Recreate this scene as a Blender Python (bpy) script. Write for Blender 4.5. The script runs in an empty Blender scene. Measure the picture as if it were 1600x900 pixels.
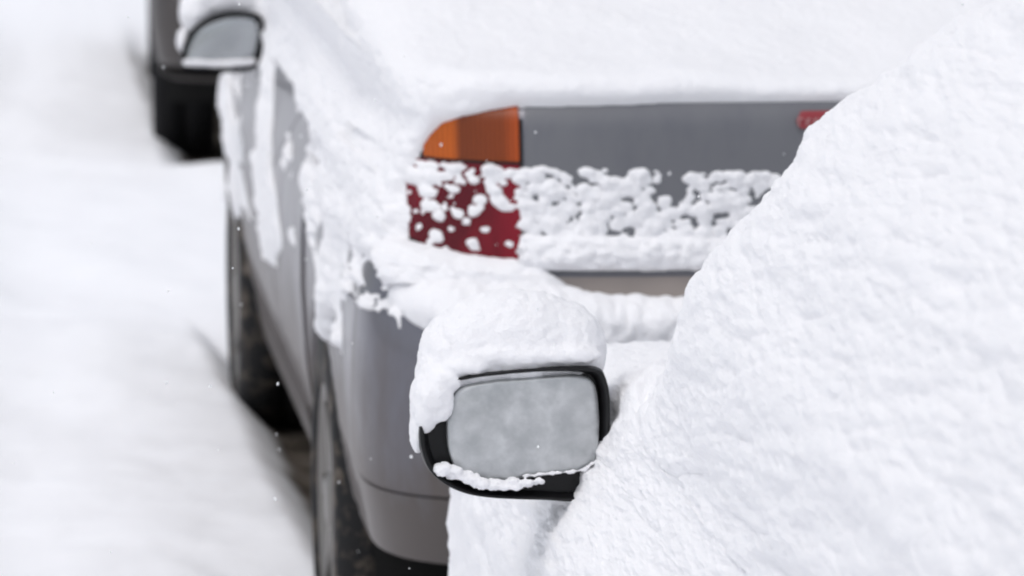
import bpy, bmesh, math
import numpy as np
from math import radians, sin, cos, pi

scene = bpy.context.scene
COL = scene.collection

# ------------------------------------------------------------ camera, sky, sun, exposure
HEAD = radians(6.2)          # the parked cars head +Y, the lens looks a little to the right of that
PITCH = radians(8.1)
cam = bpy.data.cameras.new("camera")
cam.sensor_width = 36.0
cam.lens = 36.0 * 7500 / 1600
cam.clip_start, cam.clip_end = 0.1, 3000
cam.dof.use_dof = True
cam.dof.focus_distance = 5.25
cam.dof.aperture_fstop = 9.0
camo = bpy.data.objects.new("camera", cam)
camo.location = (0, 0, 1.85)
camo.rotation_euler = (pi / 2 - PITCH, 0, -HEAD)
COL.objects.link(camo)
scene.camera = camo

SUN_EL, SUN_AZ = radians(66), radians(228)      # azimuth clockwise from +Y
world = bpy.data.worlds.new("World")
scene.world = world
world.use_nodes = True
wn, wl = world.node_tree.nodes, world.node_tree.links
sky = wn.new("ShaderNodeTexSky")
sky.sky_type = 'NISHITA'
sky.sun_disc = False
sky.sun_elevation = SUN_EL
sky.sun_rotation = SUN_AZ
sky.air_density, sky.dust_density, sky.ozone_density = 1.0, 3.0, 1.0
hsv = wn.new("ShaderNodeHueSaturation")
hsv.inputs["Saturation"].default_value = 0.34
bg = wn["Background"]
bg.inputs["Strength"].default_value = 0.14
wl.new(sky.outputs["Color"], hsv.inputs["Color"])
wl.new(hsv.outputs["Color"], bg.inputs["Color"])
sl = bpy.data.lights.new("sun", 'SUN')
sl.energy, sl.angle, sl.color = 0.5, radians(75), (1.0, 0.975, 0.955)
so = bpy.data.objects.new("sun", sl)
so.rotation_euler = (pi / 2 - SUN_EL, 0, pi - SUN_AZ)
COL.objects.link(so)
scene.view_settings.view_transform = 'Standard'
scene.view_settings.look = 'None'
scene.view_settings.gamma = 1.0
scene.view_settings.use_curve_mapping = False
scene.view_settings.exposure = 0.17
scene.render.engine = 'CYCLES'
scene.cycles.use_denoising = True
scene.cycles.max_bounces = 8
scene.cycles.diffuse_bounces = 5
scene.cycles.filter_width = 2.0

# ------------------------------------------------------------ numpy noise
def _hash(ix, iy, iz, seed):
    M = np.uint64(0xFFFFFFFF)
    h = (ix.astype(np.int64).astype(np.uint64) * np.uint64(374761393) + iy.astype(np.int64).astype(np.uint64) * np.uint64(668265263)
         + iz.astype(np.int64).astype(np.uint64) * np.uint64(2147483647) + np.uint64(seed * 1013904223 + 12345)) & M
    h = ((h ^ (h >> np.uint64(13))) * np.uint64(1274126177)) & M
    h = ((h ^ (h >> np.uint64(16))) * np.uint64(2246822519)) & M
    return ((h ^ (h >> np.uint64(15))) & M).astype(np.float64) / 4294967296.0

def vnoise(p, seed=0):
    f = np.floor(p); w = p - f
    w = w * w * w * (w * (w * 6 - 15) + 10)
    out = 0
    for dx in (0, 1):
        wx = w[..., 0] if dx else 1 - w[..., 0]
        for dy in (0, 1):
            wy = w[..., 1] if dy else 1 - w[..., 1]
            for dz in (0, 1):
                wz = w[..., 2] if dz else 1 - w[..., 2]
                out = out + wx * wy * wz * _hash(f[..., 0] + dx, f[..., 1] + dy, f[..., 2] + dz, seed)
    return out * 2 - 1

def fbm(p, scale, octv=4, seed=0, gain=0.5):
    p = np.asarray(p, float) / scale
    a, s, o = 1.0, 0.0, 0.0
    for k in range(octv):
        o = o + a * vnoise(p + 17.3 * k, seed + k); s += a
        a *= gain; p = p * 2.03
    return o / s

def puff(p, scale, seed=0):
    """rounded clumps: 1 in the middle of a clump, 0 in the creases between clumps"""
    p = np.asarray(p, float) / scale
    f = np.floor(p)
    best = np.full(p.shape[:-1], 9.0)
    for dx in (-1, 0, 1):
        for dy in (-1, 0, 1):
            for dz in (-1, 0, 1):
                c = f + np.array([dx, dy, dz])
                q = c + np.stack([_hash(c[..., 0], c[..., 1], c[..., 2], seed + k) for k in (1, 2, 3)], -1)
                best = np.minimum(best, ((q - p) ** 2).sum(-1))
    return np.sqrt(np.clip(1 - best / 0.75, 0, 1))

def domes(p, scale, seed=0, rmin=0.3, rmax=0.62):
    """scattered round blobs of differing size: their height in metres, below zero between them"""
    p = np.asarray(p, float) / scale
    f = np.floor(p)
    best = np.full(p.shape[:-1], -1.0)
    for dx in (-1, 0, 1):
        for dy in (-1, 0, 1):
            for dz in (-1, 0, 1):
                c = f + np.array([dx, dy, dz])
                q = c + np.stack([_hash(c[..., 0], c[..., 1], c[..., 2], seed + k) for k in (1, 2, 3)], -1)
                r = rmin + (rmax - rmin) * _hash(c[..., 0], c[..., 1], c[..., 2], seed + 4)
                d = np.sqrt(((q - p) ** 2).sum(-1))
                best = np.maximum(best, np.where(d < r, np.sqrt(np.maximum(r * r - d * d, 0)), r - d))
    return best * scale

def sstep(a, b, x):
    t = np.clip((x - a) / (b - a), 0, 1)
    return t * t * (3 - 2 * t)

# ------------------------------------------------------------ object helpers
def tag(o, label=None, cat=None, group=None, kind=None):
    if label: o["label"] = label
    if cat: o["category"] = cat
    if group: o["group"] = group
    if kind: o["kind"] = kind
    return o

def mesh_obj(name, verts, faces, mat, parent=None, smooth=True):
    me = bpy.data.meshes.new(name)
    me.from_pydata([tuple(map(float, v)) for v in verts], [], faces)
    me.validate(); me.update()
    if smooth: me.polygons.foreach_set("use_smooth", [True] * len(me.polygons))
    if mat: me.materials.append(mat)
    o = bpy.data.objects.new(name, me); COL.objects.link(o)
    if parent: o.parent = parent
    return o

def quads_obj(name, V, Q, mat, parent=None):
    """fast mesh of quads from numpy arrays"""
    V = np.asarray(V, np.float32); Q = np.asarray(Q, np.int32)
    used = np.zeros(len(V), bool); used[Q.ravel()] = True
    idx = np.cumsum(used) - 1
    V = V[used]; Q = idx[Q].astype(np.int32)
    me = bpy.data.meshes.new(name)
    me.vertices.add(len(V)); me.vertices.foreach_set("co", V.ravel())
    me.loops.add(Q.size); me.loops.foreach_set("vertex_index", Q.ravel())
    me.polygons.add(len(Q)); me.polygons.foreach_set("loop_start", np.arange(0, Q.size, 4, dtype=np.int32))
    me.polygons.foreach_set("use_smooth", np.ones(len(Q), bool))
    me.update(calc_edges=True)
    if mat: me.materials.append(mat)
    o = bpy.data.objects.new(name, me); COL.objects.link(o)
    if parent: o.parent = parent
    return o

def grid_quads(n, m, wrap=False):
    i, j = np.meshgrid(np.arange(n - 1), np.arange(m if wrap else m - 1), indexing='ij')
    j2 = (j + 1) % m
    return np.stack([i * m + j, i * m + j2, (i + 1) * m + j2, (i + 1) * m + j], -1).reshape(-1, 4)

def grid_normals(P):
    du = np.gradient(P, axis=0); dv = np.gradient(P, axis=1)
    n = np.cross(dv, du)
    return n / np.maximum(np.linalg.norm(n, axis=-1, keepdims=True), 1e-9)

def blur(A, k, axis):
    for _ in range(k):
        A = (np.roll(A, 1, axis) + 2 * A + np.roll(A, -1, axis)) / 4
    return A

def empty(name, loc=(0, 0, 0)):
    o = bpy.data.objects.new(name, None); o.location = loc
    o.empty_display_size = 0.2
    COL.objects.link(o)
    return o

def children(o):
    return [c for c in bpy.data.objects if c.parent is o]

def spline(pts, n=8):
    """closed Catmull-Rom through pts"""
    P = np.array(pts, float); out = []
    for i in range(len(P)):
        a, b, c, d = P[i - 1], P[i], P[(i + 1) % len(P)], P[(i + 2) % len(P)]
        for k in range(n):
            t = k / n
            out.append(0.5 * (2 * b + (c - a) * t + (2 * a - 5 * b + 4 * c - d) * t * t + (-a + 3 * b - 3 * c + d) * t ** 3))
    return np.array(out)

# ------------------------------------------------------------ materials
def mat(name, color, rough=0.5, metal=0.0, coat=0.0, spec=0.5):
    m = bpy.data.materials.new(name); m.use_nodes = True
    b = m.node_tree.nodes["Principled BSDF"]
    b.inputs["Base Color"].default_value = (*color, 1)
    b.inputs["Roughness"].default_value = rough
    b.inputs["Metallic"].default_value = metal
    b.inputs["Coat Weight"].default_value = coat
    b.inputs["Specular IOR Level"].default_value = spec
    return m

def nd(m, kind, **kw):
    n = m.node_tree.nodes.new(kind)
    for k, v in kw.items():
        if k in n.inputs: n.inputs[k].default_value = v
        else: setattr(n, k, v)
    return n

def obj_noise(m, scale, detail=6, rough=0.6, stretch=(1, 1, 1)):
    tc = nd(m, "ShaderNodeTexCoord"); mp = nd(m, "ShaderNodeMapping"); mp.inputs["Scale"].default_value = stretch
    n = nd(m, "ShaderNodeTexNoise", Scale=scale, Detail=detail, Roughness=rough)
    L = m.node_tree.links
    L.new(tc.outputs["Object"], mp.inputs["Vector"]); L.new(mp.outputs["Vector"], n.inputs["Vector"])
    return n

def ramp(m, src, stops):
    r = nd(m, "ShaderNodeValToRGB")
    e = r.color_ramp.elements
    while len(e) < len(stops): e.new(0.5)
    for el, (p, c) in zip(e, stops):
        el.position = p; el.color = (*c, 1) if len(c) == 3 else c
    m.node_tree.links.new(src, r.inputs["Fac"])
    return r

def bump(m, src, strength, dist, prev=None):
    b = nd(m, "ShaderNodeBump", Strength=strength, Distance=dist)
    m.node_tree.links.new(src, b.inputs["Height"])
    if prev: m.node_tree.links.new(prev.outputs["Normal"], b.inputs["Normal"])
    m.node_tree.links.new(b.outputs["Normal"], m.node_tree.nodes["Principled BSDF"].inputs["Normal"])
    return b

def snow_mat(name, col=(0.893, 0.893, 0.915), grain=260, g_d=0.0026, clump=70, c_d=0.006, st=(1, 1, 1)):
    m = mat(name, col, 1.0, spec=0.0)
    b = m.node_tree.nodes["Principled BSDF"]
    b.inputs["Subsurface Weight"].default_value = 0.12
    b.inputs["Subsurface Radius"].default_value = (0.9, 0.95, 1.0)
    b.inputs["Subsurface Scale"].default_value = 0.004
    n1 = obj_noise(m, clump, 5, 0.6, st); n2 = obj_noise(m, grain, 4, 0.7, st)
    b1 = bump(m, n1.outputs["Fac"], 0.6, c_d)
    bump(m, n2.outputs["Fac"], 0.7, g_d, b1)
    return m

M_SNOW = snow_mat("fresh_snow", grain=330, g_d=0.0022, clump=110, c_d=0.0025)
M_SLOPE = snow_mat("wind_packed_snow", grain=300, g_d=0.0030, clump=110, c_d=0.004, st=(1, 0.2, 1))
M_SNOWF = snow_mat("packed_car_snow", grain=300, g_d=0.0024, clump=90, c_d=0.005)

def paint(name, base, dirt, dlo, dhi, metal=0.5, amount=0.8):
    """car paint with a film of dried road salt and mud that is patchy and runs downwards"""
    m = mat(name, base, 0.33, metal, coat=0.25)
    L = m.node_tree.links; b = m.node_tree.nodes["Principled BSDF"]
    geo = nd(m, "ShaderNodeNewGeometry"); sep = nd(m, "ShaderNodeSeparateXYZ")
    L.new(geo.outputs["Position"], sep.inputs[0])
    mr = nd(m, "ShaderNodeMapRange")
    mr.inputs["From Min"].default_value = dhi; mr.inputs["From Max"].default_value = dlo
    L.new(sep.outputs["Z"], mr.inputs["Value"])
    n = obj_noise(m, 9, 7, 0.65, (1, 1, 0.35))
    add = nd(m, "ShaderNodeMath", operation='ADD'); L.new(mr.outputs[0], add.inputs[0]); L.new(n.outputs["Fac"], add.inputs[1])
    r = ramp(m, add.outputs[0], [(0.55, (0, 0, 0)), (1.15 / 1.2, (amount,) * 3)])
    mx = nd(m, "ShaderNodeMix", data_type='RGBA')
    L.new(r.outputs["Color"], mx.inputs["Factor"])
    mx.inputs["A"].default_value = (*base, 1); mx.inputs["B"].default_value = (*dirt, 1)
    L.new(mx.outputs["Result"], b.inputs["Base Color"])
    inv = nd(m, "ShaderNodeMapRange"); inv.inputs["To Min"].default_value = metal; inv.inputs["To Max"].default_value = 0.0
    L.new(r.outputs["Color"], inv.inputs["Value"]); L.new(inv.outputs[0], b.inputs["Metallic"])
    rr = nd(m, "ShaderNodeMapRange"); rr.inputs["To Min"].default_value = 0.3; rr.inputs["To Max"].default_value = 0.75
    L.new(r.outputs["Color"], rr.inputs["Value"]); L.new(rr.outputs[0], b.inputs["Roughness"])
    return m

M_SILVER = paint("grey_paint", (0.15, 0.15, 0.175), (0.08, 0.062, 0.05), 0.15, 0.80, 0.5)
M_PANEL = paint("boot_panel_paint", (0.085, 0.09, 0.112), (0.142, 0.146, 0.160), 0.4, 1.5, 0.2, 0.9)
M_TRIM = paint("pale_trim_paint", (0.36, 0.33, 0.32), (0.24, 0.20, 0.175), 0.6, 1.1, 0.1, 0.7)
M_WHITE = paint("pale_paint", (0.6, 0.6, 0.62), (0.2, 0.17, 0.15), 0.1, 0.6, 0.2)
M_DARK = paint("dark_paint", (0.022, 0.02, 0.024), (0.07, 0.06, 0.055), 0.2, 0.9, 0.2, 0.7)
M_BLACK = mat("black_plastic", (0.008, 0.008, 0.009), 0.42, spec=0.28)
M_UNDER = mat("black_underside", (0.008, 0.008, 0.008), 0.9)
M_GLASSD = mat("tinted_window_glass", (0.02, 0.023, 0.026), 0.06, coat=0.3)
M_RIM = mat("alloy_rim", (0.22, 0.21, 0.2), 0.4, 0.7)
M_TYRE = mat("wet_tyre_rubber", (0.012, 0.012, 0.012), 0.65, spec=0.25)
r_ = ramp(M_TYRE, obj_noise(M_TYRE, 16, 6, 0.65).outputs["Fac"], [(0.50, (0.010, 0.010, 0.011)), (0.60, (0.08, 0.065, 0.052)), (0.8, (0.22, 0.20, 0.18))])
M_TYRE.node_tree.links.new(r_.outputs["Color"], M_TYRE.node_tree.nodes["Principled BSDF"].inputs["Base Color"])
M_TYRED = mat("black_tyre_rubber", (0.007, 0.007, 0.008), 0.7, spec=0.2)

def lens(name, c, c2, sc):
    m = mat(name, c, 0.22, coat=0.1, spec=0.22)
    L = m.node_tree.links; b = m.node_tree.nodes["Principled BSDF"]
    n = obj_noise(m, sc, 3, 0.5, (1, 1, 0.3))
    r = ramp(m, n.outputs["Fac"], [(0.4, c2), (0.62, c)])
    L.new(r.outputs["Color"], b.inputs["Base Color"])
    w = nd(m, "ShaderNodeTexWave", Scale=38.0); w.wave_type = 'BANDS'; w.bands_direction = 'X'
    tc = nd(m, "ShaderNodeTexCoord"); L.new(tc.outputs["Object"], w.inputs["Vector"])
    bump(m, w.outputs["Fac"], 0.25, 0.002)
    return m
M_AMBER = lens("amber_lens", (0.62, 0.13, 0.012), (0.30, 0.055, 0.008), 14)
def _amber():
    """a bulb chamber behind the lens: bright outer wedge, ribbed darker reflector, bright inner frame"""
    m = M_AMBER; L = m.node_tree.links; b = m.node_tree.nodes["Principled BSDF"]
    tc = nd(m, "ShaderNodeTexCoord"); sp = nd(m, "ShaderNodeSeparateXYZ"); L.new(tc.outputs["Object"], sp.inputs[0])
    mr = nd(m, "ShaderNodeMapRange"); mr.inputs["From Min"].default_value = 0.62; mr.inputs["From Max"].default_value = 0.81
    L.new(sp.outputs["X"], mr.inputs["Value"])
    r = ramp(m, mr.outputs[0], [(0.0, (0.36, 0.075, 0.010)), (0.44, (0.48, 0.10, 0.010)), (0.50, (0.17, 0.035, 0.008)), (0.82, (0.22, 0.042, 0.008)), (0.92, (0.38, 0.065, 0.010))])
    w = nd(m, "ShaderNodeTexWave", Scale=46.0, Distortion=1.5); w.bands_direction = 'X'; L.new(tc.outputs["Object"], w.inputs["Vector"])
    r2 = ramp(m, w.outputs["Fac"], [(0.0, (0.72, 0.72, 0.72)), (1.0, (1.1, 1.1, 1.1))])
    mx = nd(m, "ShaderNodeMix", data_type='RGBA', blend_type='MULTIPLY'); mx.inputs["Factor"].default_value = 1.0
    L.new(r.outputs["Color"], mx.inputs["A"]); L.new(r2.outputs["Color"], mx.inputs["B"])
    L.new(mx.outputs["Result"], b.inputs["Base Color"])
_amber()
M_RED = lens("red_lens", (0.20, 0.005, 0.016), (0.09, 0.002, 0.008), 12)
M_BADGE = mat("red_badge", (0.26, 0.012, 0.02), 0.3, coat=0.5)
M_BADGEL = mat("badge_lettering", (0.45, 0.22, 0.22), 0.4)

M_MIRROR = mat("mottled_mirror_glass", (0.5, 0.52, 0.54), 0.16, 1.0)
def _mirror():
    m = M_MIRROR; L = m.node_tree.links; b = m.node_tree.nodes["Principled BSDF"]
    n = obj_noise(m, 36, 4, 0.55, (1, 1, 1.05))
    r = ramp(m, n.outputs["Fac"], [(0.34, (0.40, 0.415, 0.425)), (0.50, (0.46, 0.475, 0.485)), (0.68, (0.55, 0.565, 0.575))])  # grey mottling painted in place of reflected snow, along with a frost film
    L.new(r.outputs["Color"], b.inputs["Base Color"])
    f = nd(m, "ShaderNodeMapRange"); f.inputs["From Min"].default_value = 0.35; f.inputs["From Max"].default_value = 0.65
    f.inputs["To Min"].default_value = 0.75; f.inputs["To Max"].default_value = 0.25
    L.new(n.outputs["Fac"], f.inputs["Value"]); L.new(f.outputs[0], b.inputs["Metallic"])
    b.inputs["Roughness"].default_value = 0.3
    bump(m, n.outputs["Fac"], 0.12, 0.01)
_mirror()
M_MIRROR2 = mat("mirror_glass", (0.43, 0.45, 0.465), 0.22, 0.85)

# ------------------------------------------------------------ ground: snowy street and slush under the cars
CARS_RECT = [(0.69, 2.35, 2.6, 6.8), (0.655, 2.2, 7.3, 11.3), (0.64, 2.2, 15.6, 19.4)]   # where the snow is shallow: under each car

def ground_h(x, y):
    p = np.stack([x, y, np.zeros_like(x)], -1)
    q = p * np.array([1.0, 0.42, 1.0])
    h = 0.10 + 0.017 * fbm(q, 0.60, 2, 5) + 0.012 * fbm(p * np.array([1.0, 0.22, 1.0]) + np.stack([0.25 * y, 0 * y, 0 * y], -1), 0.30, 3, 6) + 0.006 * fbm(p, 0.15, 2, 9) + 0.0012 * fbm(p, 0.035, 2, 12)
    h = h - 0.018 * np.exp(-((x - 0.05 + 0.05 * np.sin(y * 0.9)) / 0.13) ** 2) + 0.012 * fbm(p, 0.3, 3, 14)          # a shallow wheel rut half filled by new snow
    jit = 0.018 * fbm(p, 0.3, 3, 21)
    for (x0, x1, y0, y1) in CARS_RECT:
        if y0 == 7.3: x0 = 0.68 - 0.032 * (np.clip(y, 7, 12) - 8.6)
        d = np.maximum(np.maximum(x0 - x, x - x1), 0.22 * np.maximum(y0 - y, y - y1)) + jit
        k = sstep(-0.02, 0.12, d)
        h = h * k + (0.012 + 0.01 * fbm(p, 0.12, 3, 31)) * (1 - k)
    return h

def axis_pts(lo, hi, step, far):
    mid = list(np.arange(lo, hi + 1e-6, step)); s = step; a = lo; b = hi; L = []; R = []
    while a > -far: s *= 1.22; a -= s; L.append(a)
    s = step
    while b < far: s *= 1.22; b += s; R.append(b)
    return np.array(L[::-1] + mid + R)
gx = axis_pts(-0.55, 0.95, 0.012, 900); gy = axis_pts(7.0, 17.5, 0.02, 900)
GX, GY = np.meshgrid(gx, gy)
GZ = ground_h(GX, GY)
G = quads_obj("snowy_street", np.stack([GX, GY, GZ], -1).reshape(-1, 3), grid_quads(len(gy), len(gx)), None)
M_GROUND = snow_mat("street_snow", grain=120, g_d=0.0012, clump=25, c_d=0.004)
def _gmat():
    m = M_GROUND; L = m.node_tree.links; b = m.node_tree.nodes["Principled BSDF"]
    at = nd(m, "ShaderNodeAttribute"); at.attribute_name = "slush"
    n = obj_noise(m, 6, 6, 0.6)
    r = ramp(m, n.outputs["Fac"], [(0.35, (0.05, 0.042, 0.035)), (0.7, (0.19, 0.165, 0.14))])
    mx = nd(m, "ShaderNodeMix", data_type='RGBA')
    L.new(at.outputs["Fac"], mx.inputs["Factor"]); mx.inputs["A"].default_value = (0.885, 0.892, 0.922, 1)
    L.new(r.outputs["Color"], mx.inputs["B"]); L.new(mx.outputs["Result"], b.inputs["Base Color"])
_gmat()
G.data.materials.append(M_GROUND)
at = G.data.attributes.new("slush", 'FLOAT', 'POINT')
co = np.empty(len(G.data.vertices) * 3, np.float32); G.data.vertices.foreach_get("co", co); co = co.reshape(-1, 3)
at.data.foreach_set("value", (sstep(0.055, 0.02, co[:, 2]) * sstep(0.42, 0.52, co[:, 0])).astype(np.float32))
tag(G, kind="structure")

# ------------------------------------------------------------ car body: horizontal slices swept from sill to roof
class Shape:
    """A car body as a stack of plan outlines. t runs 0..6 round the outline: 0-1 rear centre to left corner, 1-2 left side,
    2-3 front left to centre, 3-4 front centre to right, 4-5 right side, 5-6 back to the rear centre."""
    def __init__(self, rows, xc, y0, Rr=0.4, Rf=0.6, nr=4.0, nf=3.2, soft=7):
        R = np.array(rows, float)
        d = np.diff(R, axis=0)
        ds = np.sqrt(d[:, 0] ** 2 + d[:, 1] ** 2 + 0.2 * d[:, 2] ** 2 + d[:, 3] ** 2) + 1e-5
        u = np.concatenate([[0], np.cumsum(ds)])
        self.U = u[-1]
        self.us = np.arange(0, self.U, 0.004)
        T = np.stack([np.interp(self.us, u, R[:, k]) for k in range(4)], -1)
        pad = np.concatenate([2 * T[:1] - T[30:0:-1], T, 2 * T[-1:] - T[-2:-32:-1]])
        pad = blur(pad, soft, 0)
        self.T = pad[30:-30]
        self.xc, self.y0, self.Rr, self.Rf, self.nr, self.nf = xc, y0, Rr, Rf, nr, nf
        ph = np.linspace(0, pi / 2, 2000)
        def tab(n, ry):
            X = np.sin(ph) ** (2 / n); Y = 1 - np.cos(ph) ** (2 / n)
            s = np.concatenate([[0], np.cumsum(np.hypot(np.diff(X) * 0.86, np.diff(Y) * ry))]); return X, Y, s / s[-1]
        self.rear = tab(nr, Rr); self.front = tab(nf, Rf)
    def row(self, u): return [np.interp(u, self.us, self.T[:, k]) for k in range(4)]
    def u_of_z(self, z): return np.interp(z, self.T[:, 0], self.us)
    def at(self, u, t):
        u, t = np.broadcast_arrays(np.asarray(u, float), np.asarray(t, float))
        z, r, f, w = self.row(u)
        t = np.mod(t, 6.0)
        right = t > 3; tt = np.where(right, 6 - t, t)
        L = np.maximum(f - r, 0.02)
        Rr = np.minimum(self.Rr, 0.45 * L); Rf = np.minimum(self.Rf, 0.45 * L)
        Xr = np.interp(tt, self.rear[2], self.rear[0]); Yr = np.interp(tt, self.rear[2], self.rear[1])
        k = np.clip(3 - tt, 0, 1)
        Xf = np.interp(k, self.front[2], self.front[0]); Yf = np.interp(k, self.front[2], self.front[1])
        X = np.where(tt < 1, Xr, np.where(tt < 2, 1.0, Xf))
        ysd = r + Rr + (f - Rf - r - Rr) * np.clip(tt - 1, 0, 1)
        Y = np.where(tt < 1, r + Rr * Yr, np.where(tt < 2, ysd, f - Rf * Yf))
        sgn = np.where(right, 1, -1)
        return np.stack([self.xc + sgn * X * w, self.y0 + Y, z], -1)
    def t_side(self, y, u):
        """t on the left side for world y"""
        z, r, f, w = self.row(u)
        return 1 + np.clip((y - self.y0 - r - self.Rr) / (f - self.Rf - r - self.Rr), 0, 1)
    def t_rear(self, x):
        """t on the rear (left half) for a world x at full width"""
        z, r, f, w = self.row(self.u_of_z(0.9))
        return np.interp((self.xc - x) / w, self.rear[0], self.rear[2])

def body_mesh(S, name, mats, parent, arches, zdark=0.0):
    """painted shell with the wheel openings cut out and a lip turned in"""
    ts = np.unique(np.concatenate([np.linspace(0, 1, 36), np.linspace(1, 2, 170), np.linspace(2, 3, 30)]))
    ts = np.concatenate([ts, 6 - ts[::-1][1:-1]])
    us = np.arange(0, S.U, 0.022)
    P = S.at(us[:, None], ts[None, :])
    n, m = P.shape[:2]
    V = P.reshape(-1, 3).copy()
    Q = grid_quads(n, m, True)
    c = V[Q].mean(1)
    keep = np.ones(len(Q), bool)
    side = np.abs(c[:, 0] - S.xc) > 0.62
    for (yc, zc, R) in arches:
        keep &= ~(side & (np.hypot(c[:, 1] - yc, c[:, 2] - zc) < R) & (c[:, 2] < 0.95))
    removed = Q[~keep]; Q = Q[keep]
    edge = np.intersect1d(np.unique(removed), np.unique(Q))
    for (yc, zc, R) in arches:
        e = edge[np.hypot(V[edge, 1] - yc, V[edge, 2] - zc) < R + 0.06]
        d = V[e, 1:] - np.array([yc, zc]); r = np.linalg.norm(d, axis=1, keepdims=True)
        V[e, 1:] = np.array([yc, zc]) + d / np.maximum(r, 1e-6) * R
    faces = [tuple(q) for q in Q]
    faces.append(tuple(range(m - 1, -1, -1)))
    faces.append(tuple(range((n - 1) * m, n * m)))
    # lips
    cnt = {}
    for q in Q:
        for a, b in ((q[0], q[1]), (q[1], q[2]), (q[2], q[3]), (q[3], q[0])):
            k = (min(a, b), max(a, b)); cnt.setdefault(k, []).append((a, b))
    verts = [v for v in V]; lip = {}
    es = set(edge.tolist())
    for k, l in cnt.items():
        if len(l) == 1 and k[0] in es and k[1] in es:
            a, b = l[0]
            for v in (a, b):
                if v not in lip:
                    p = V[v].copy(); p[0] += 0.05 * np.sign(S.xc - p[0]); lip[v] = len(verts); verts.append(p)
            faces.append((b, a, lip[a], lip[b]))
    o = mesh_obj(name, verts, faces, mats, parent)
    if zdark:
        o.data.materials.append(M_UNDER)
        for p in o.data.polygons:
            if p.center.z < zdark: p.material_index = 1
    return o

def strip(S, name, material, parent, ts, zl, zu, off=0.003, thick=0.006, nz=8, xmode=False):
    """a panel lying on the body between two height curves, with its own thickness"""
    ts = np.asarray(ts, float); zl = np.interp(ts, *zl) if isinstance(zl, tuple) else np.full(ts.shape, zl)
    zu = np.interp(ts, *zu) if isinstance(zu, tuple) else np.full(ts.shape, zu)
    k = np.linspace(0, 1, nz)[:, None]
    u = S.u_of_z(zl[None] + (zu - zl)[None] * k)
    if xmode:                                   # ts are distances across the car, so upright edges stay upright
        X = (S.xc - ts[None]) / S.row(u)[3]
        ts = np.sign(X) * np.interp(np.abs(X), S.rear[0], S.rear[2])
    else: ts = np.broadcast_to(ts[None], u.shape)
    P = S.at(u, ts)
    e = 0.01
    du = S.at(u + e, ts) - S.at(u - e, ts); dt = S.at(u, ts + e) - S.at(u, ts - e)
    N = np.cross(dt, du); N /= np.linalg.norm(N, axis=-1, keepdims=True)
    cen = np.array([S.xc, S.y0 + 2.2, 0.6])
    sg = np.sign(((P - cen) * N).sum(-1).mean()); N *= sg
    A = P + N * off; B = P + N * (off - thick)
    n, m = P.shape[:2]
    Q = grid_quads(n, m); V = np.concatenate([A.reshape(-1, 3), B.reshape(-1, 3)])
    Q2 = Q[:, ::-1] + n * m
    rim = [i for i in range(m)] + [i * m + m - 1 for i in range(1, n)] + [(n - 1) * m + i for i in range(m - 2, -1, -1)] + [i * m for i in range(n - 2, 0, -1)]
    rq = np.array([[rim[i], rim[(i + 1) % len(rim)], rim[(i + 1) % len(rim)] + n * m, rim[i] + n * m] for i in range(len(rim))])
    o = quads_obj(name, V, np.concatenate([Q, Q2, rq]), material, parent)
    bm = bmesh.new(); bm.from_mesh(o.data); bmesh.ops.recalc_face_normals(bm, faces=bm.faces)
    for e_ in bm.edges:
        if e_.is_manifold and e_.calc_face_angle(0) > 1.0: e_.smooth = False
    bm.to_mesh(o.data); bm.free()
    return o

def lathe(profile, n=64):
    """profile (axial, radius) round the X axis"""
    V = []; F = []
    m = len(profile)
    for i in range(n):
        a = 2 * pi * i / n
        for (x, r) in profile: V.append((x, r * cos(a), r * sin(a)))
    for i in range(n):
        for j in range(m - 1):
            F.append((i * m + j, ((i + 1) % n) * m + j, ((i + 1) % n) * m + j + 1, i * m + j + 1))
    return V, F

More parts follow.
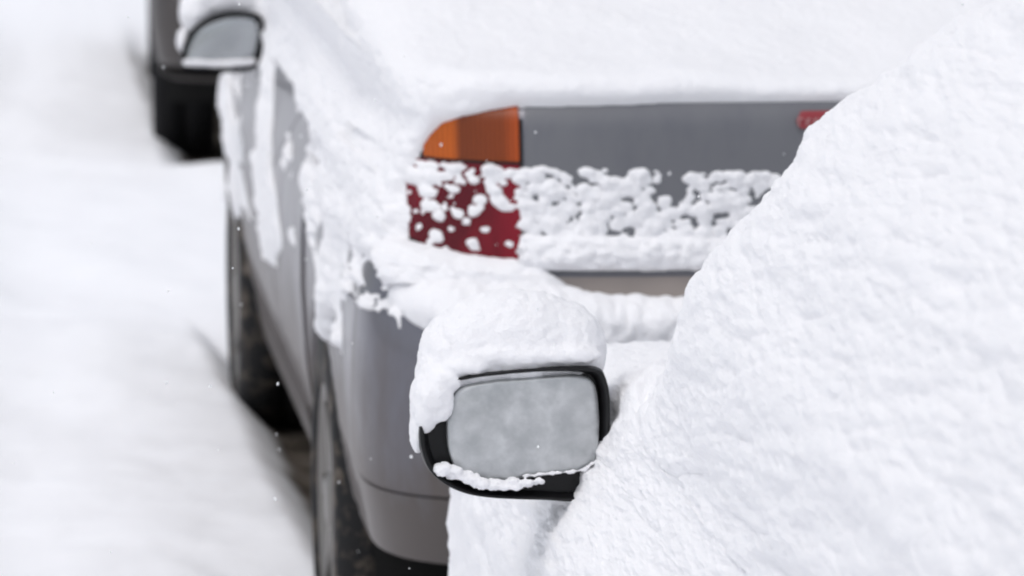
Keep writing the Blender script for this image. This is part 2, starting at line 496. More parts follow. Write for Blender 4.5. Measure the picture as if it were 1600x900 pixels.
def make_wheel(parent, x, y, sgn, tyre_mat, R=0.315, wd=0.20):
    """wheel with its outer face at x; sgn -1 for the left side"""
    w = empty("wheel", (0, 0, 0)); w.parent = parent
    def put(name, V, F, m, smooth=True):
        V = [(x - sgn * (wd / 2) + sgn * v[0], y + v[1], R + v[2]) for v in V]
        o = mesh_obj(name, V, F, m, w, smooth)
        bm = bmesh.new(); bm.from_mesh(o.data); bmesh.ops.recalc_face_normals(bm, faces=bm.faces); bm.to_mesh(o.data); bm.free()
        return o
    h = wd / 2
    V, F = lathe([(-h, 0.21), (-h - 0.004, 0.25), (-h, 0.29), (-h + 0.02, R - 0.006), (-h + 0.05, R), (-0.012, R + 0.001), (-0.011, R - 0.008), (0.011, R - 0.008), (0.012, R + 0.001),
                  (h - 0.05, R), (h - 0.02, R - 0.006), (h, 0.29), (h + 0.004, 0.25), (h, 0.21), (h - 0.02, 0.205)], 72)
    put("tyre", V, F, tyre_mat)
    V, F = lathe([(h - 0.004, 0.212), (h - 0.006, 0.195), (h - 0.03, 0.185), (-h + 0.02, 0.19), (-h, 0.205)], 48)
    # seven spokes and hub
    for k in range(7):
        a = 2 * pi * k / 7
        ca, sa = cos(a), sin(a)
        b0 = len(V)
        for (ax, rad, hw) in ((h - 0.035, 0.04, 0.022), (h - 0.012, 0.04, 0.02), (h - 0.028, 0.19, 0.014), (h - 0.010, 0.19, 0.012)):
            for s in (-1, 1):
                V.append((ax, rad * ca - s * hw * sa, rad * sa + s * hw * ca))
        for f in ((0, 1, 3, 2), (4, 5, 7, 6), (0, 4, 6, 2), (1, 3, 7, 5), (2, 6, 7, 3), (0, 1, 5, 4)): F.append(tuple(b0 + i for i in f))
    hv, hf = lathe([(h - 0.04, 0.001), (h - 0.04, 0.06), (h - 0.01, 0.055), (h - 0.002, 0.03), (h - 0.001, 0.001)], 24)
    b0 = len(V); V += hv; F += [tuple(b0 + i for i in f) for f in hf]
    put("rim", V, F, M_RIM)
    return w

def arch_liner(parent, S, yc, zc, R):
    """dark inner well of a wheel opening, one per side"""
    for sgn in (-1, 1):
        V = []; F = []; n = 28
        xo = S.xc + sgn * 0.80; xi = S.xc + sgn * 0.52
        for i in range(n + 1):
            a = -0.25 + (pi + 0.5) * i / n
            V += [(xo, yc + R * cos(a), zc + R * sin(a)), (xi, yc + R * cos(a), zc + R * sin(a)), (xi, yc, zc)]
        for i in range(n):
            b = i * 3
            F += [(b, b + 1, b + 4, b + 3), (b + 1, b + 2, b + 5, b + 4)]
        mesh_obj("wheel_arch_liner", V, F, M_UNDER, parent)

def make_mirror(parent, y, outer, glass, arm, depth, gmat, rim_w=0.010):
    """door mirror: bowl shaped housing open to the rear with its glass set in; outlines are (x, z)"""
    O = spline(outer, 8); Gl = spline(glass, 8)
    n = len(O); cen = O.mean(0)
    V = []; F = []
    rings = [(0.020, 0.90), (0.004, 0.955), (0.0, 0.985), (0.004, 1.0), (0.02, 1.01), (0.045, 0.985), (0.075, 0.90), (0.10, 0.74), (0.118, 0.5), (0.125, 0.2)]
    for (yy, s) in rings:
        for p in O:
            q = cen + (p - cen) * s
            V.append((q[0], y + yy * depth / 0.125, q[1]))
    for r in range(len(rings) - 1):
        for i in range(n):
            F.append((r * n + i, r * n + (i + 1) % n, (r + 1) * n + (i + 1) % n, (r + 1) * n + i))
    F.append(tuple(range((len(rings) - 1) * n, len(rings) * n)))
    # floor of the bowl behind the glass
    b = len(V); V += [(cen[0] + (p[0] - cen[0]) * 0.90, y + 0.021, cen[1] + (p[1] - cen[1]) * 0.90) for p in O]
    F.append(tuple(range(b, b + n)))
    # arm to the door
    b = len(V)
    (ax0, az0, ah0), (ax1, az1, ah1) = arm
    for (ax, az, ah) in ((ax0, az0, ah0), ((ax0 + ax1) / 2, (az0 + az1) / 2, (ah0 + ah1) / 2 * 0.85), (ax1, az1, ah1)):
        for k in range(12):
            a = 2 * pi * k / 12
            V.append((ax, y + 0.06 + 0.04 * cos(a), az + ah * sin(a)))
    for s in range(2):
        for k in range(12):
            F.append((b + s * 12 + k, b + s * 12 + (k + 1) % 12, b + (s + 1) * 12 + (k + 1) % 12, b + (s + 1) * 12 + k))
    o = mesh_obj("side_mirror", V, F, M_BLACK, parent)
    bm = bmesh.new(); bm.from_mesh(o.data); bmesh.ops.recalc_face_normals(bm, faces=bm.faces); bm.to_mesh(o.data); bm.free()
    # glass: slightly domed plate with a rounded rim
    m = len(Gl); gc = Gl.mean(0); V = []; F = []
    for (s, yy) in ((1.0, 0.018), (1.0, 0.010), (0.985, 0.007), (0.9, 0.0055), (0.6, 0.004), (0.3, 0.0035)):
        for p in Gl:
            q = gc + (p - gc) * s; V.append((q[0], y + yy, q[1]))
    for r in range(5):
        for i in range(m): F.append((r * m + i, r * m + (i + 1) % m, (r + 1) * m + (i + 1) % m, (r + 1) * m + i))
    F.append(tuple(range(5 * m, 6 * m)))
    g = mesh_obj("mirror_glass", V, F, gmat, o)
    bm = bmesh.new(); bm.from_mesh(g.data); bmesh.ops.recalc_face_normals(bm, faces=bm.faces); bm.to_mesh(g.data); bm.free()
    return o

def snow_shell(S, name, us, ts, thick, material, wrap=False, fine=None):
    """snow lying on and stuck to a body: the body surface pushed out by a thickness field, kept only where there is snow"""
    P = S.at(us[:, None], ts[None, :])
    N = grid_normals(P)
    cen = np.array([S.xc, S.y0 + 2.2, 0.55])
    sg = np.sign(((P - cen) * N).sum(-1).mean()); N = N * sg
    Ns = N
    for _ in range(3): Ns = blur(Ns, 2, 0); Ns[:2] = N[:2]; Ns[-2:] = N[-2:]
    Ns /= np.maximum(np.linalg.norm(Ns, axis=-1, keepdims=True), 1e-6)
    T = thick(P, Ns)
    V = P + Ns * np.maximum(T, -0.006)[..., None]
    if fine: V = V + Ns * (fine(V, Ns) * sstep(0.0, 0.012, T))[..., None]
    n, m = P.shape[:2]
    Q = grid_quads(n, m, wrap)
    ok = (T.reshape(-1)[Q] > -0.0055).any(1)
    return quads_obj(name, V.reshape(-1, 3), Q[ok], material)

def blob_snow(name, balls, voxel, material, disp, seed):
    """a lump of snow: overlapping ellipsoids fused into one skin and roughened"""
    bm = bmesh.new()
    for (c, r) in balls:
        g = bmesh.ops.create_icosphere(bm, subdivisions=4, radius=1.0)
        for v in g["verts"]:
            v.co.x = c[0] + v.co.x * r[0]; v.co.y = c[1] + v.co.y * r[1]; v.co.z = c[2] + v.co.z * r[2]
    me = bpy.data.meshes.new(name); bm.to_mesh(me); bm.free()
    o = bpy.data.objects.new(name, me); COL.objects.link(o)
    md = o.modifiers.new("fuse", 'REMESH'); md.mode = 'VOXEL'; md.voxel_size = voxel
    sm = o.modifiers.new("soften", 'SMOOTH'); sm.iterations = 6; sm.factor = 0.5
    dg = bpy.context.evaluated_depsgraph_get()
    me2 = bpy.data.meshes.new_from_object(o.evaluated_get(dg))
    o.modifiers.clear(); o.data = me2; bpy.data.meshes.remove(me)
    n = len(me2.vertices)
    co = np.empty(n * 3, np.float32); no = np.empty(n * 3, np.float32)
    me2.vertices.foreach_get("co", co); me2.vertices.foreach_get("normal", no)
    co = co.reshape(-1, 3).astype(float); no = no.reshape(-1, 3)
    co = co + no * disp(co)[:, None]
    me2.vertices.foreach_set("co", co.astype(np.float32).ravel())
    me2.polygons.foreach_set("use_smooth", [True] * len(me2.polygons)); me2.update()
    me2.materials.clear(); me2.materials.append(material)
    me2.name = name
    return o

def finish_car(car):
    """centre the root under the car without moving its parts"""
    return car

# ------------------------------------------------------------ car with the amber and red lamp (middle of the picture)
rows2 = [  # z, rear, front, half width
    (0.20, 0.72, 4.30, 0.76), (0.25, 0.70, 4.40, 0.80), (0.366, 0.66, 4.46, 0.825), (0.376, 0.10, 4.47, 0.828), (0.391, 0.04, 4.475, 0.836), (0.50, 0.005, 4.50, 0.855), (0.64, 0.0, 4.49, 0.864),
    (0.735, 0.005, 4.44, 0.864), (0.775, 0.02, 4.36, 0.862), (0.792, 0.085, 4.26, 0.858), (0.83, 0.10, 4.05, 0.848), (0.93, 0.11, 3.65, 0.820),
    (0.99, 0.115, 3.40, 0.798), (1.03, 0.118, 3.25, 0.786), (1.075, 0.125, 3.16, 0.782), (1.10, 0.15, 3.10, 0.77), (1.125, 0.45, 3.04, 0.752), (1.15, 0.95, 2.98, 0.735),
    (1.25, 1.22, 2.80, 0.69), (1.40, 1.62, 2.45, 0.60), (1.455, 1.85, 2.25, 0.52), (1.48, 2.0, 2.15, 0.36), (1.485, 2.06, 2.10, 0.2)]
X2, Y2 = 1.425, 7.10
S2 = Shape(rows2, X2, Y2, 0.38, 0.62, 4.2, 3.0, 5)
ARCH2 = [(8.15, 0.315, 0.345), (10.75, 0.315, 0.345)]
car2 = empty("parked_car", (0, 0, 0))
tag(car2, "grey car showing its amber and red tail lamp through the snow", "car", "cars parked nose to tail at the kerb")
body_mesh(S2, "body", M_SILVER, car2, ARCH2, 0.21)
for a in ARCH2: arch_liner(car2, S2, *a)
for (yy, R) in ((8.15, 0), (10.75, 0)):
    make_wheel(car2, X2 - 0.857, yy, -1, M_TYRE); make_wheel(car2, X2 + 0.845, yy, 1, M_TYRE)

tl = lambda x: float(S2.t_rear(x))
# boot lid panel between the lamps, tail lamps
boot = strip(S2, "boot_lid", M_PANEL, car2, np.linspace(0.811, 2 * X2 - 0.811, 50), 0.835, 1.093, 0.002, 0.02, 14, True)
def lamp(right=False):
    f = (lambda a: 2 * X2 - np.asarray(a)[::-1]) if right else (lambda a: np.asarray(a))
    g = (lambda a: np.asarray(a)[::-1]) if right else (lambda a: np.asarray(a))
    root = strip(S2, "tail_lamp", M_BLACK, car2, f(np.linspace(0.638, 0.807, 30)), 0.855, 1.07, 0.001, 0.02, 10, True)
    xs = f(np.linspace(0.640, 0.802, 40))
    xk = f([0.640, 0.66, 0.69, 0.72, 0.76, 0.802])
    strip(S2, "turn_signal_lens", M_AMBER, root, f(np.linspace(0.666, 0.802, 40)), 1.006, (f([0.666, 0.678, 0.69, 0.72, 0.76, 0.802]), g([1.022, 1.044, 1.060, 1.080, 1.088, 1.091])), 0.004, 0.012, 12, True)
    strip(S2, "brake_lens", M_RED, root, xs, (xk, g([0.885, 0.875, 0.864, 0.856, 0.852, 0.852])), 1.001, 0.004, 0.012, 12, True)
lamp(); lamp(True)
# seams: bumper joint, doors, sill
strip(S2, "bumper", M_SILVER, car2, np.concatenate([np.linspace(-0.98, 1.03, 80)]), 0.505, 0.772, 0.006, 0.03, 10)
strip(S2, "bumper_trim", M_TRIM, car2, np.linspace(0.78, 2 * X2 - 0.78, 50), 0.797, 0.832, 0.003, 0.015, 5, True)
strip(S2, "bumper_valance", M_SILVER, car2, np.linspace(-0.98, 1.03, 80), 0.393, 0.499, 0.004, 0.03, 8)
u5 = S2.u_of_z(0.5)
for (ya, yb) in ((8.52, 9.32), (9.335, 10.35)):
    strip(S2, "door", M_SILVER, car2, np.linspace(float(S2.t_side(ya, u5)), float(S2.t_side(yb, u5)), 24), 0.36, 0.97, 0.005, 0.02, 16)
    strip(S2, "side_window", M_GLASSD, car2, np.linspace(float(S2.t_side(ya + 0.1, S2.u_of_z(1.2))), float(S2.t_side(yb - 0.1, S2.u_of_z(1.2))), 16), 1.04, 1.36, 0.004, 0.01, 10)
strip(S2, "sill", M_SILVER, car2, np.linspace(float(S2.t_side(8.50, u5)), float(S2.t_side(10.40, u5)), 30), 0.215, 0.352, 0.008, 0.02, 8)
strip(S2, "rear_window", M_GLASSD, car2, np.linspace(-0.72, 0.72, 30), 1.17, 1.43, 0.004, 0.01, 14)
strip(S2, "windscreen", M_GLASSD, car2, np.linspace(2.35, 3.65, 30), 1.10, 1.43, 0.004, 0.01, 14)
# oblong badge on the boot lid
def badge():
    xa, xb, zc, hh = 1.212, 1.305, 1.066, 0.0115
    tt = np.linspace(tl(xb), tl(xa), 14)
    xs = np.linspace(0, 1, 14)
    rnd = hh * np.clip(1 - np.abs(2 * xs - 1) ** 14, 0, 1) ** 0.5
    b = strip(S2, "badge", M_BADGE, car2, tt, (tt, zc - rnd), (tt, zc + rnd), 0.009, 0.008, 5)
    import random
    rng = random.Random(4)
    V = []; F = []
    for k in range(6):                              # small raised characters, blurred beyond reading in the photograph
        x0 = xa + 0.014 + k * 0.0125
        p = S2.at(S2.u_of_z(zc), tl(x0)); y = p[1] - 0.0115
        h = 0.0055 if k else 0.0065
        for (a, bb, c, d) in ((0, -h, 0.002, h), (0.002, h - 0.002, 0.0075, h), (0.002, -0.001, 0.006, 0.001), (0.002, -h, 0.0075, -h + 0.002))[: 2 + rng.randint(0, 2)]:
            i = len(V)
            V += [(x0 + a, y, zc + bb), (x0 + c, y, zc + bb), (x0 + c, y, zc + d), (x0 + a, y, zc + d),
                  (x0 + a, y + 0.003, zc + bb), (x0 + c, y + 0.003, zc + bb), (x0 + c, y + 0.003, zc + d), (x0 + a, y + 0.003, zc + d)]
            F += [tuple(i + j for j in f) for f in ((0, 1, 2, 3), (7, 6, 5, 4), (0, 4, 5, 1), (1, 5, 6, 2), (2, 6, 7, 3), (3, 7, 4, 0))]
    mesh_obj("lettering", V, F, M_BADGEL, b, False)
badge()
make_mirror(car2, 10.10,
    [(0.422, 0.895), (0.432, 0.938), (0.458, 0.974), (0.511, 0.997), (0.568, 0.999), (0.596, 0.983), (0.598, 0.935), (0.586, 0.895), (0.571, 0.876), (0.496, 0.872), (0.436, 0.876)],
    [(0.431, 0.898), (0.443, 0.938), (0.467, 0.968), (0.514, 0.987), (0.564, 0.989), (0.585, 0.975), (0.584, 0.93), (0.574, 0.897), (0.561, 0.886), (0.496, 0.882), (0.441, 0.884)],
    ((0.55, 0.90, 0.02), (0.63, 0.90, 0.03)), 0.11, M_MIRROR2)

def thick2(P, N):
    x, y, z = P[..., 0], P[..., 1], P[..., 2]
    nz = N[..., 2]
    n1 = fbm(P, 0.12, 4, 3); n2 = fbm(P, 0.02, 3, 8); n3 = fbm(P, 0.25, 3, 40)
    pf = puff(P, 0.034, 50); pf2 = puff(P, 0.017, 60)
    fine = 0.0015 * n2
    rear = sstep(0.58, 0.66, x) * (y < 7.8)
    # --- deep cover on everything that faces up, thinning out to the rims
    inset = np.minimum(np.abs(y - (Y2 + 0.10)), np.abs(y - (Y2 + 4.45)))
    depth = 0.018 + 0.095 * sstep(0.0, 0.8, inset) + 0.02 * n3
    top = depth * sstep(0.05, 0.85, nz) * sstep(0.80, 0.88, z)
    for _ in range(60): top = blur(top, 1, 0); top = blur(top, 1, 1)
    # rear of the boot: cover hangs to the top of the panel, dropping over the lamp to the corner
    zl = np.interp(x, [0.55, 0.60, 0.630, 0.662, 0.676, 0.692, 0.72, 0.76, 0.80, 1.05, 1.40, 2.3], [0.85, 0.87, 0.94, 1.012, 1.036, 1.056, 1.069, 1.079, 1.086, 1.094, 1.098, 1.098]) + 0.003 * n3
    d1 = z - zl
    hk = np.interp(x, [0.6, 0.68, 0.80, 0.9], [0.016, 0.013, 0.017, 0.024])
    du = np.clip((S2.u_of_z(z) - S2.u_of_z(zl)) / 0.035, 0, 1)
    rnd_ = np.sqrt(1 - (1 - du) ** 2)
    t_rear = np.where(d1 > 0, (0.7 * hk + top) * rnd_, 1.5 * d1)
    # clumps on the lower boot panel and the red lens
    lampz = sstep(0.825, 0.795, x)
    hi = 1.003 - 0.006 * sstep(0.9, 1.1, x)
    wp = P * np.array([0.9, 0.25, 1.0]) + 0.006 * np.stack([n2, 0 * n2, n1], -1)
    n4 = fbm(P, 0.06, 2, 57)
    big_ = np.maximum(domes(wp, 0.024, 55, 0.34, 0.74), domes(wp, 0.018, 65, 0.35, 0.72))
    sml = np.maximum(domes(wp, 0.020, 75, 0.3, 0.7), domes(wp, 0.013, 85, 0.3, 0.7))
    n5 = fbm(P, 0.010, 2, 58)
    cl_p = np.maximum(big_ * 0.66, sml * 0.66) + 0.0026 * n5 - 0.0004 - 0.005 * sstep(-0.1, 0.6, n4) - 0.02 * sstep(hi - 0.012, hi + 0.012, z)
    low_ = sstep(0.955, 0.880, z)
    cl_l = np.maximum(big_ * 0.66 - 0.0020 - 0.006 * low_, sml * 0.75 - 0.0006 - 0.0010 * low_) + 0.0022 * n5 - 0.003 * n4 + 0.02 * sstep(0.640, 0.612, x) + 0.004 * sstep(0.955, 0.985, z) - 0.02 * sstep(hi - 0.012, hi + 0.012, z)
    cl = cl_p * (1 - lampz) + cl_l * lampz
    cl = np.where((z < 1.03) & (z > 0.845), cl, -0.1)
    # ledge along the foot of the panel
    zc = 0.862 + 0.005 * n1
    d3 = 1 - ((z - zc) / np.where(z > zc, 0.030, 0.023)) ** 2
    led = np.where(d3 > 0, 0.022 * np.sqrt(np.clip(d3, 0, 1)) + 0.005 * n1 + 0.45 * np.maximum(sml, -0.004) + fine, -0.1)
    led = np.where(x > 0.80, led, -0.1)
    # bumper shelf, heaped towards the corner
    zt = np.interp(x, [0.5, 0.60, 0.66, 0.72, 0.79, 0.83, 0.87, 0.92, 1.1, 2.4], [0.885, 0.885, 0.875, 0.866, 0.858, 0.846, 0.818, 0.800, 0.798, 0.798]) + 0.004 * n1
    zb = np.interp(x, [0.5, 0.60, 0.64, 0.70, 0.80, 1.0, 2.4], [0.795, 0.785, 0.765, 0.742, 0.73, 0.735, 0.735]) + 0.012 * n1
    m = np.minimum(zt - z, z - zb)
    hp = np.interp(x, [0.55, 0.7, 0.85, 0.95, 2.4], [0.050, 0.052, 0.036, 0.022, 0.022])
    shelf = np.where(m > 0, hp * np.sqrt(np.clip(m / 0.032, 0, 1)) + 0.008 * n1 + 0.4 * np.maximum(sml, -0.004) + fine, -0.1)
    Trear = np.maximum.reduce([t_rear, cl, led, shelf])
    # --- left side: plastered from the shoulder down to a ragged edge, scraped open in long slanting gaps
    sl = np.stack([x, (y * 0.87 + z * 0.5) * 0.20, (z * 0.87 - y * 0.32)], -1)
    drip = fbm(sl, 0.20, 4, 70); big = fbm(np.stack([x, y * 0.25, z], -1), 0.14, 3, 75)
    edge = np.interp(y, [7.1, 7.40, 7.50, 7.62, 7.75, 7.9, 8.15, 8.3, 8.6, 8.85, 9.4, 10.1, 11.3, 12.0], [0.81, 0.81, 0.79, 0.63, 0.70, 0.62, 0.58, 0.66, 0.66, 0.60, 0.56, 0.54, 0.46, 0.45])
    d5 = z - edge + 0.07 * big + 0.05 * drip + 0.01 * n2
    sy = P * np.array([1, 0.22, 1])
    sml2 = np.maximum(domes(sy, 0.030, 95, 0.2, 0.62), domes(sy, 0.020, 98, 0.2, 0.6))
    gap = sstep(0.07, 0.30, drip + 0.10 * sml2 / 0.015) * (1 - sstep(0.80, 0.87, z) * sstep(8.5, 8.0, y)) * sstep(0.99, 0.90, z) * sstep(7.25, 7.5, y)
    streak = fbm(np.stack([x, (y * 0.87 + z * 0.5) * 0.16, z * 0.87 - y * 0.26], -1), 0.085, 3, 78)
    gap = np.maximum(gap, sstep(0.10, 0.34, streak) * sstep(0.98, 0.86, z) * sstep(7.25, 7.5, y) * (1 - sstep(0.84, 0.90, z) * sstep(8.5, 8.0, y)))
    lump = puff(np.stack([x, y * 0.25, z], -1), 0.06, 77)
    slim = 1 - 0.75 * sstep(8.6, 9.2, y) * sstep(10.4, 10.2, y) * sstep(0.80, 0.86, z) * sstep(1.05, 0.97, z)
    side = np.where(d5 > 0, slim * (0.010 + 0.006 * big + 0.008 * (lump - 0.5) + 0.014 * np.exp(-((y - 7.85) / 0.22) ** 2)) * np.sqrt(np.clip(d5 / 0.03, 0, 1)) - 0.045 * gap * (1 - np.exp(-((y - 7.85) / 0.2) ** 2)) + fine, -0.1)
    side = np.maximum(side + slim * np.maximum(top, 0), np.where(z > 0.93, slim * (top + 0.012), -0.1))
    Trear = np.maximum(Trear, np.where(z > 1.0, np.minimum((top + 0.012) * rnd_, 1.5 * d1), -0.1))
    side = np.where(side > 0.002, side + 0.2 * np.maximum(sml2, -0.003), side)
    rw = sstep(0.58, 0.66, x) * sstep(7.9, 7.45, y)
    Trear = np.where(z > 1.0, Trear * rw + side * (1 - rw), Trear)
    return np.where(rear > 0.5, Trear, np.maximum(side, np.where((x < 0.66) & (y < 7.29), shelf, -0.1)))

def fine2(V, N):
    return (1 - 0.65 * sstep(0.6, 0.95, N[..., 2])) * ( 0.005 * fbm(V, 0.06, 4, 520) + 0.003 * (puff(V, 0.022, 530) - 0.6) + 0.0016 * fbm(V, 0.010, 2, 540) + 0.22 * np.maximum(domes(V * np.array([1, 0.45, 1]), 0.019, 550, 0.3, 0.72), -0.004))

zz = S2.T[:, 0]
def u_list(S, segs):
    out = []
    for (za, zb, st) in segs: 
        a, b = float(S.u_of_z(za)), float(S.u_of_z(zb)); out.append(np.arange(a, b, st))
    return np.concatenate(out)
us2 = u_list(S2, [(0.40, 0.72, 0.007), (0.72, 1.065, 0.0038), (1.065, 1.13, 0.0026), (1.13, 1.484, 0.010)])
ts2 = np.concatenate([np.linspace(-1.0, -0.45, 30, endpoint=False), np.linspace(-0.45, 1.0, 380, endpoint=False), np.linspace(1, 2, 420, endpoint=False), np.linspace(2, 3, 90, endpoint=False), np.linspace(3, 5, 110, endpoint=False)])
sn2 = snow_shell(S2, "snow_cover", us2, ts2, thick2, M_SNOWF, True, fine2)
tag(sn2, "clumpy snow plastered over the boot, tail lamp and side of the grey car", "snow", "snow lying on the parked cars")

# ------------------------------------------------------------ foreground car with the big snowed-over side
rows1 = [
    (0.20, 0.16, 4.15, 0.76), (0.26, 0.08, 4.25, 0.80), (0.40, 0.02, 4.33, 0.84), (0.55, 0.0, 4.35, 0.853), (0.68, 0.0, 4.30, 0.853), (0.74, 0.02, 4.18, 0.843),
    (0.80, 0.03, 3.9, 0.828), (0.87, 0.05, 3.45, 0.790), (0.93, 0.07, 3.12, 0.768), (0.98, 0.09, 2.98, 0.762), (1.12, 0.18, 2.76, 0.762), (1.28, 0.30, 2.46, 0.705),
    (1.38, 0.42, 2.22, 0.640), (1.45, 0.55, 2.02, 0.580), (1.50, 0.75, 1.88, 0.515), (1.525, 0.95, 1.75, 0.42), (1.535, 1.2, 1.5, 0.25), (1.538, 1.3, 1.4, 0.12)]
X1, Y1 = 1.505, 2.50
S1 = Shape(rows1, X1, Y1, 0.38, 0.5, 4.0, 3.0, 5)
ARCH1 = [(3.35, 0.315, 0.345), (6.0, 0.315, 0.345)]
car1 = empty("parked_car", (0, 0, 0))
tag(car1, "nearest car, buried in snow at right with its black door mirror sticking out", "car", "cars parked nose to tail at the kerb")
body_mesh(S1, "body", M_WHITE, car1, ARCH1)
for a in ARCH1: arch_liner(car1, S1, *a)
for yy in (3.35, 6.0):
    make_wheel(car1, X1 - 0.83, yy, -1, M_TYRE); make_wheel(car1, X1 + 0.83, yy, 1, M_TYRE)
u12 = S1.u_of_z(1.15)
for (ya, yb) in ((3.2, 3.95), (4.05, 4.75)):
    strip(S1, "side_window", M_GLASSD, car1, np.linspace(float(S1.t_side(ya, u12)), float(S1.t_side(yb, u12)), 16), 1.0, 1.34, 0.004, 0.01, 10)
strip(S1, "windscreen", M_GLASSD, car1, np.linspace(2.35, 3.65, 30), 1.0, 1.40, 0.004, 0.01, 14)
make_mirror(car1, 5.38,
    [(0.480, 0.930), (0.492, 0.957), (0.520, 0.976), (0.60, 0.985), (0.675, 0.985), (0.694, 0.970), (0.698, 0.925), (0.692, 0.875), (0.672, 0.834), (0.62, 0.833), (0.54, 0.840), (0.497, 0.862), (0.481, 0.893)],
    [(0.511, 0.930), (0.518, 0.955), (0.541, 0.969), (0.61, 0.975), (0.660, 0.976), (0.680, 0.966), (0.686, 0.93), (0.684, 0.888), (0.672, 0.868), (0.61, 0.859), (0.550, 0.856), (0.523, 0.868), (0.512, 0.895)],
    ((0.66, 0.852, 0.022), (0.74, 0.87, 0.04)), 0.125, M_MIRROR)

def thick1(P, N):
    x, y, z = P[..., 0], P[..., 1], P[..., 2]
    nz = N[..., 2]
    Py = P * np.array([1, 0.19, 1])             # lumps are drawn out along the glass
    n3 = fbm(Py, 0.20, 3, 140)
    n1 = fbm(Py, 0.06, 3, 103); n2 = fbm(Py, 0.009, 3, 108, 0.65)
    # leaning ridges and lumps, drawn out along the car as wind-driven snow sticks to glass
    q = np.stack([x, 0.42 * (z - 0.17 * (y - 4.5)), z + 0.17 * (y - 4.5)], -1)
    w = q + 0.012 * np.stack([fbm(q, 0.05, 2, 171), fbm(q, 0.05, 2, 172), fbm(q, 0.05, 2, 173)], -1)
    r1 = puff(w, 0.050, 150); r2 = puff(w, 0.022, 160); r3 = fbm(q, 0.075, 4, 180, 0.6)
    T = 0.034 + 0.003 * n3 + 0.003 * n1 + 0.0056 * (r1 - 0.6) * (0.6 + 0.8 * sstep(-0.2, 0.3, n3)) + 0.0050 * (r2 - 0.6) + 0.005 * r3 + 0.0040 * n2 + 0.16 * np.maximum(domes(w, 0.015, 166, 0.3, 0.7), -0.003)
    T = T + 0.03 * sstep(0.65, 0.98, nz)
    T = T + sstep(0.85, 0.75, z) * (0.008 * (puff(P * np.array([1, 0.3, 1]), 0.022, 190) - 0.6) + 0.010 * fbm(P * np.array([1, 0.3, 1]), 0.05, 3, 195) + 0.004)
    low = z - (0.36 + 0.08 * n1)
    return np.where(low > 0, T * np.sqrt(np.clip(low / 0.03, 0, 1)), -0.1)
us1 = u_list(S1, [(0.34, 0.70, 0.010), (0.70, 1.50, 0.0032), (1.50, 1.537, 0.008)])
ts1 = np.concatenate([np.linspace(0, 1, 30, endpoint=False), np.linspace(1, 2.0, 480, endpoint=False), np.linspace(2, 2.6, 150, endpoint=False), np.linspace(2.6, 6, 120, endpoint=False)])
sn1 = snow_shell(S1, "snow_cover", us1, ts1, thick1, M_SLOPE, True)
tag(sn1, "thick grainy snow blanket over the side and windows of the nearest car", "snow", "snow lying on the parked cars")

# ------------------------------------------------------------ dark car at the far end
rows3 = [(z, r, f, w) for (z, r, f, w) in rows2]
rows3[0] = (0.335, 0.10, 4.35, 0.80); rows3[1] = (0.35, 0.06, 4.42, 0.825)
S3 = Shape(rows3, 1.36, 15.2, 0.38, 0.62, 4.2, 3.0, 5)
ARCH3 = [(16.1, 0.315, 0.345), (18.7, 0.315, 0.345)]
car3 = empty("parked_car", (0, 0, 0))
tag(car3, "dark car at top left, only its rear corner and black tyre in view", "car", "cars parked nose to tail at the kerb")
body_mesh(S3, "body", M_DARK, car3, ARCH3)
for a in ARCH3: arch_liner(car3, S3, *a)
for yy in (16.1, 18.7):
    make_wheel(car3, 1.36 - 0.845, yy, -1, M_TYRED); make_wheel(car3, 1.36 + 0.845, yy, 1, M_TYRED)
def thick3(P, N):
    z = P[..., 2]; n1 = fbm(P, 0.15, 3, 203)
    top = 0.12 * sstep(0.3, 0.8, N[..., 2]) + 0.012 * n1
    return np.where(z > 0.86 + 0.06 * n1, np.maximum(top, 0.02 + 0.015 * n1), -0.1)
sn3 = snow_shell(S3, "snow_cover", u_list(S3, [(0.75, 1.484, 0.02)]), np.linspace(0, 6, 220, endpoint=False), thick3, M_SNOWF, True)
tag(sn3, "snow lying on the roof and boot of the dark car", "snow", "snow lying on the parked cars")

# ------------------------------------------------------------ snow on the mirrors
def dcap(amp, sd):
    return lambda c: amp * (0.25 * fbm(c, 0.05, 3, sd) + 0.9 * fbm(c, 0.009, 3, sd + 5, 0.7) + 0.8 * (puff(c, 0.016, sd + 9) - 0.6))
cap1 = blob_snow("mirror_snow", [
    ((0.592, 5.452, 1.000), (0.100, 0.066, 0.068)), ((0.545, 5.452, 0.990), (0.062, 0.064, 0.060)), ((0.650, 5.455, 0.995), (0.052, 0.062, 0.058)),
    ((0.505, 5.440, 0.968), (0.026, 0.050, 0.036)), ((0.486, 5.420, 0.944), (0.014, 0.040, 0.034)), ((0.499, 5.390, 0.950), (0.020, 0.018, 0.026)), ((0.479, 5.420, 0.912), (0.008, 0.028, 0.028)), ((0.492, 5.392, 0.953), (0.015, 0.018, 0.018)), ((0.486, 5.392, 0.932), (0.011, 0.016, 0.020)), ((0.510, 5.395, 0.972), (0.018, 0.018, 0.013)),
    ((0.605, 5.400, 1.000), (0.085, 0.022, 0.012)), ((0.655, 5.40, 0.999), (0.035, 0.022, 0.011)), ((0.535, 5.40, 0.988), (0.028, 0.022, 0.011))], 0.0032, M_SNOW, dcap(0.0032, 300), 1)
tag(cap1, "domed cap of snow on top of the big foreground mirror", "snow", "snow on door mirrors")
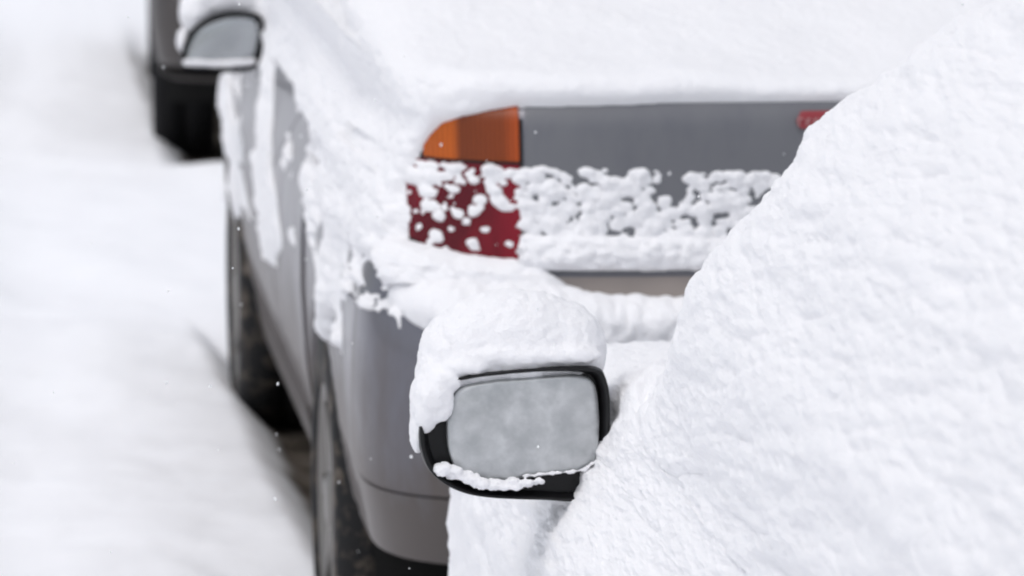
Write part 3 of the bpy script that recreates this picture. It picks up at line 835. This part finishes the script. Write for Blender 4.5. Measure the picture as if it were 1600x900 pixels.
cap2 = blob_snow("mirror_snow", [
    ((0.511, 10.18, 1.040), (0.075, 0.06, 0.065)), ((0.561, 10.18, 1.055), (0.06, 0.06, 0.085)), ((0.456, 10.17, 0.997), (0.034, 0.05, 0.045)), ((0.428, 10.16, 0.935), (0.012, 0.04, 0.025)),
    ((0.626, 10.17, 0.99), (0.06, 0.07, 0.08))], 0.006, M_SNOWF, dcap(0.005, 330), 2)
tag(cap2, "smooth cap of snow on the small blurred mirror at top left", "snow", "snow on door mirrors")
rng = np.random.default_rng(7)
balls = []
for k in range(70):
    f = rng.uniform(0, 1)
    xx = 0.503 + 0.115 * f; zz_ = 0.873 - 0.020 * min(1, f * 2.2) - 0.001 * f
    r = 0.0070 * (1 - 0.45 * f) * rng.uniform(0.35, 1.15)
    balls.append(((xx, 5.381 + rng.uniform(-0.004, 0.005), zz_ + rng.uniform(-.004, .004)), (r * rng.uniform(1, 1.9), r * 1.2, r * rng.uniform(0.7, 1.1))))
for k in range(22):
    f = k / 21
    xx = 0.60 + 0.083 * f; zz_ = 0.862 + 0.006 * f + 0.012 * max(0, f - 0.8) * 4
    r = 0.0021 * rng.uniform(0.7, 1.25)
    balls.append(((xx, 5.383, zz_), (r * 1.8, r, r)))
led1 = blob_snow("snow_crust", balls, 0.0014, M_SNOW, lambda c: 0.0022 * fbm(c, 0.005, 2, 401), 3)
tag(led1, "thin crumbly line of snow along the bottom of the foreground mirror glass", "snow")
balls = [((0.436 + 0.135 * f, 10.10, 0.895 - 0.004 * sin(pi * f)), (0.012, 0.010, 0.008)) for f in np.linspace(0, 1, 18)]
led2 = blob_snow("snow_crust", balls, 0.003, M_SNOWF, lambda c: 0.002 * fbm(c, 0.02, 2, 411), 4)
tag(led2, "white snow strip along the bottom of the small distant mirror glass", "snow")

def askew(objs, deg, px, py):
    """turn a parked car and what lies on it a little about a point of the ground"""
    c, s_ = cos(radians(deg)), sin(radians(deg))
    for o in objs:
        o.rotation_euler.z = radians(deg)
        o.location = (px - (c * px - s_ * py), py - (s_ * px + c * py), 0)
askew((car3, sn3), -1.6, 0.51, 15.3)
askew((car2, sn2, cap2, led2), 0.5, 0.565, 7.1)

# ------------------------------------------------------------ snow still falling
rng = np.random.default_rng(11)
bm = bmesh.new()
fwd = np.array([sin(HEAD), cos(HEAD)]); rgt = np.array([cos(HEAD), -sin(HEAD)])
for k in range(600):
    d = rng.uniform(4.5, 14.0); w_ = 0.13 * d
    a = rng.uniform(-w_, w_)
    x, y = fwd * d + rgt * a
    z = 1.85 - 0.142 * d + rng.uniform(-0.09, 0.09) * d
    r = rng.uniform(0.0007, 0.0018)
    g = bmesh.ops.create_icosphere(bm, subdivisions=1, radius=1.0)
    for v in g["verts"]:
        j = rng.uniform(0.6, 1.25)
        v.co.x = x + v.co.x * r * j; v.co.y = y + v.co.y * r * j; v.co.z = z + v.co.z * r * j * 1.3
me = bpy.data.meshes.new("falling_snow"); bm.to_mesh(me); bm.free(); M_FLAKE = mat("snowflake", (0.93, 0.94, 0.95), 0.8, spec=0.1)
_t = nd(M_FLAKE, "ShaderNodeBsdfTranslucent"); _t.inputs["Color"].default_value = (0.97, 0.97, 0.97, 1)
_m = nd(M_FLAKE, "ShaderNodeMixShader", Fac=0.55)
M_FLAKE.node_tree.links.new(M_FLAKE.node_tree.nodes["Principled BSDF"].outputs[0], _m.inputs[1])
M_FLAKE.node_tree.links.new(_t.outputs[0], _m.inputs[2])
M_FLAKE.node_tree.links.new(_m.outputs[0], M_FLAKE.node_tree.nodes["Material Output"].inputs["Surface"])
me.materials.append(M_FLAKE)
fs = bpy.data.objects.new("falling_snow", me); COL.objects.link(fs)
tag(fs, "fine snowflakes falling through the air in front of the cars", "snowflakes", kind="stuff")
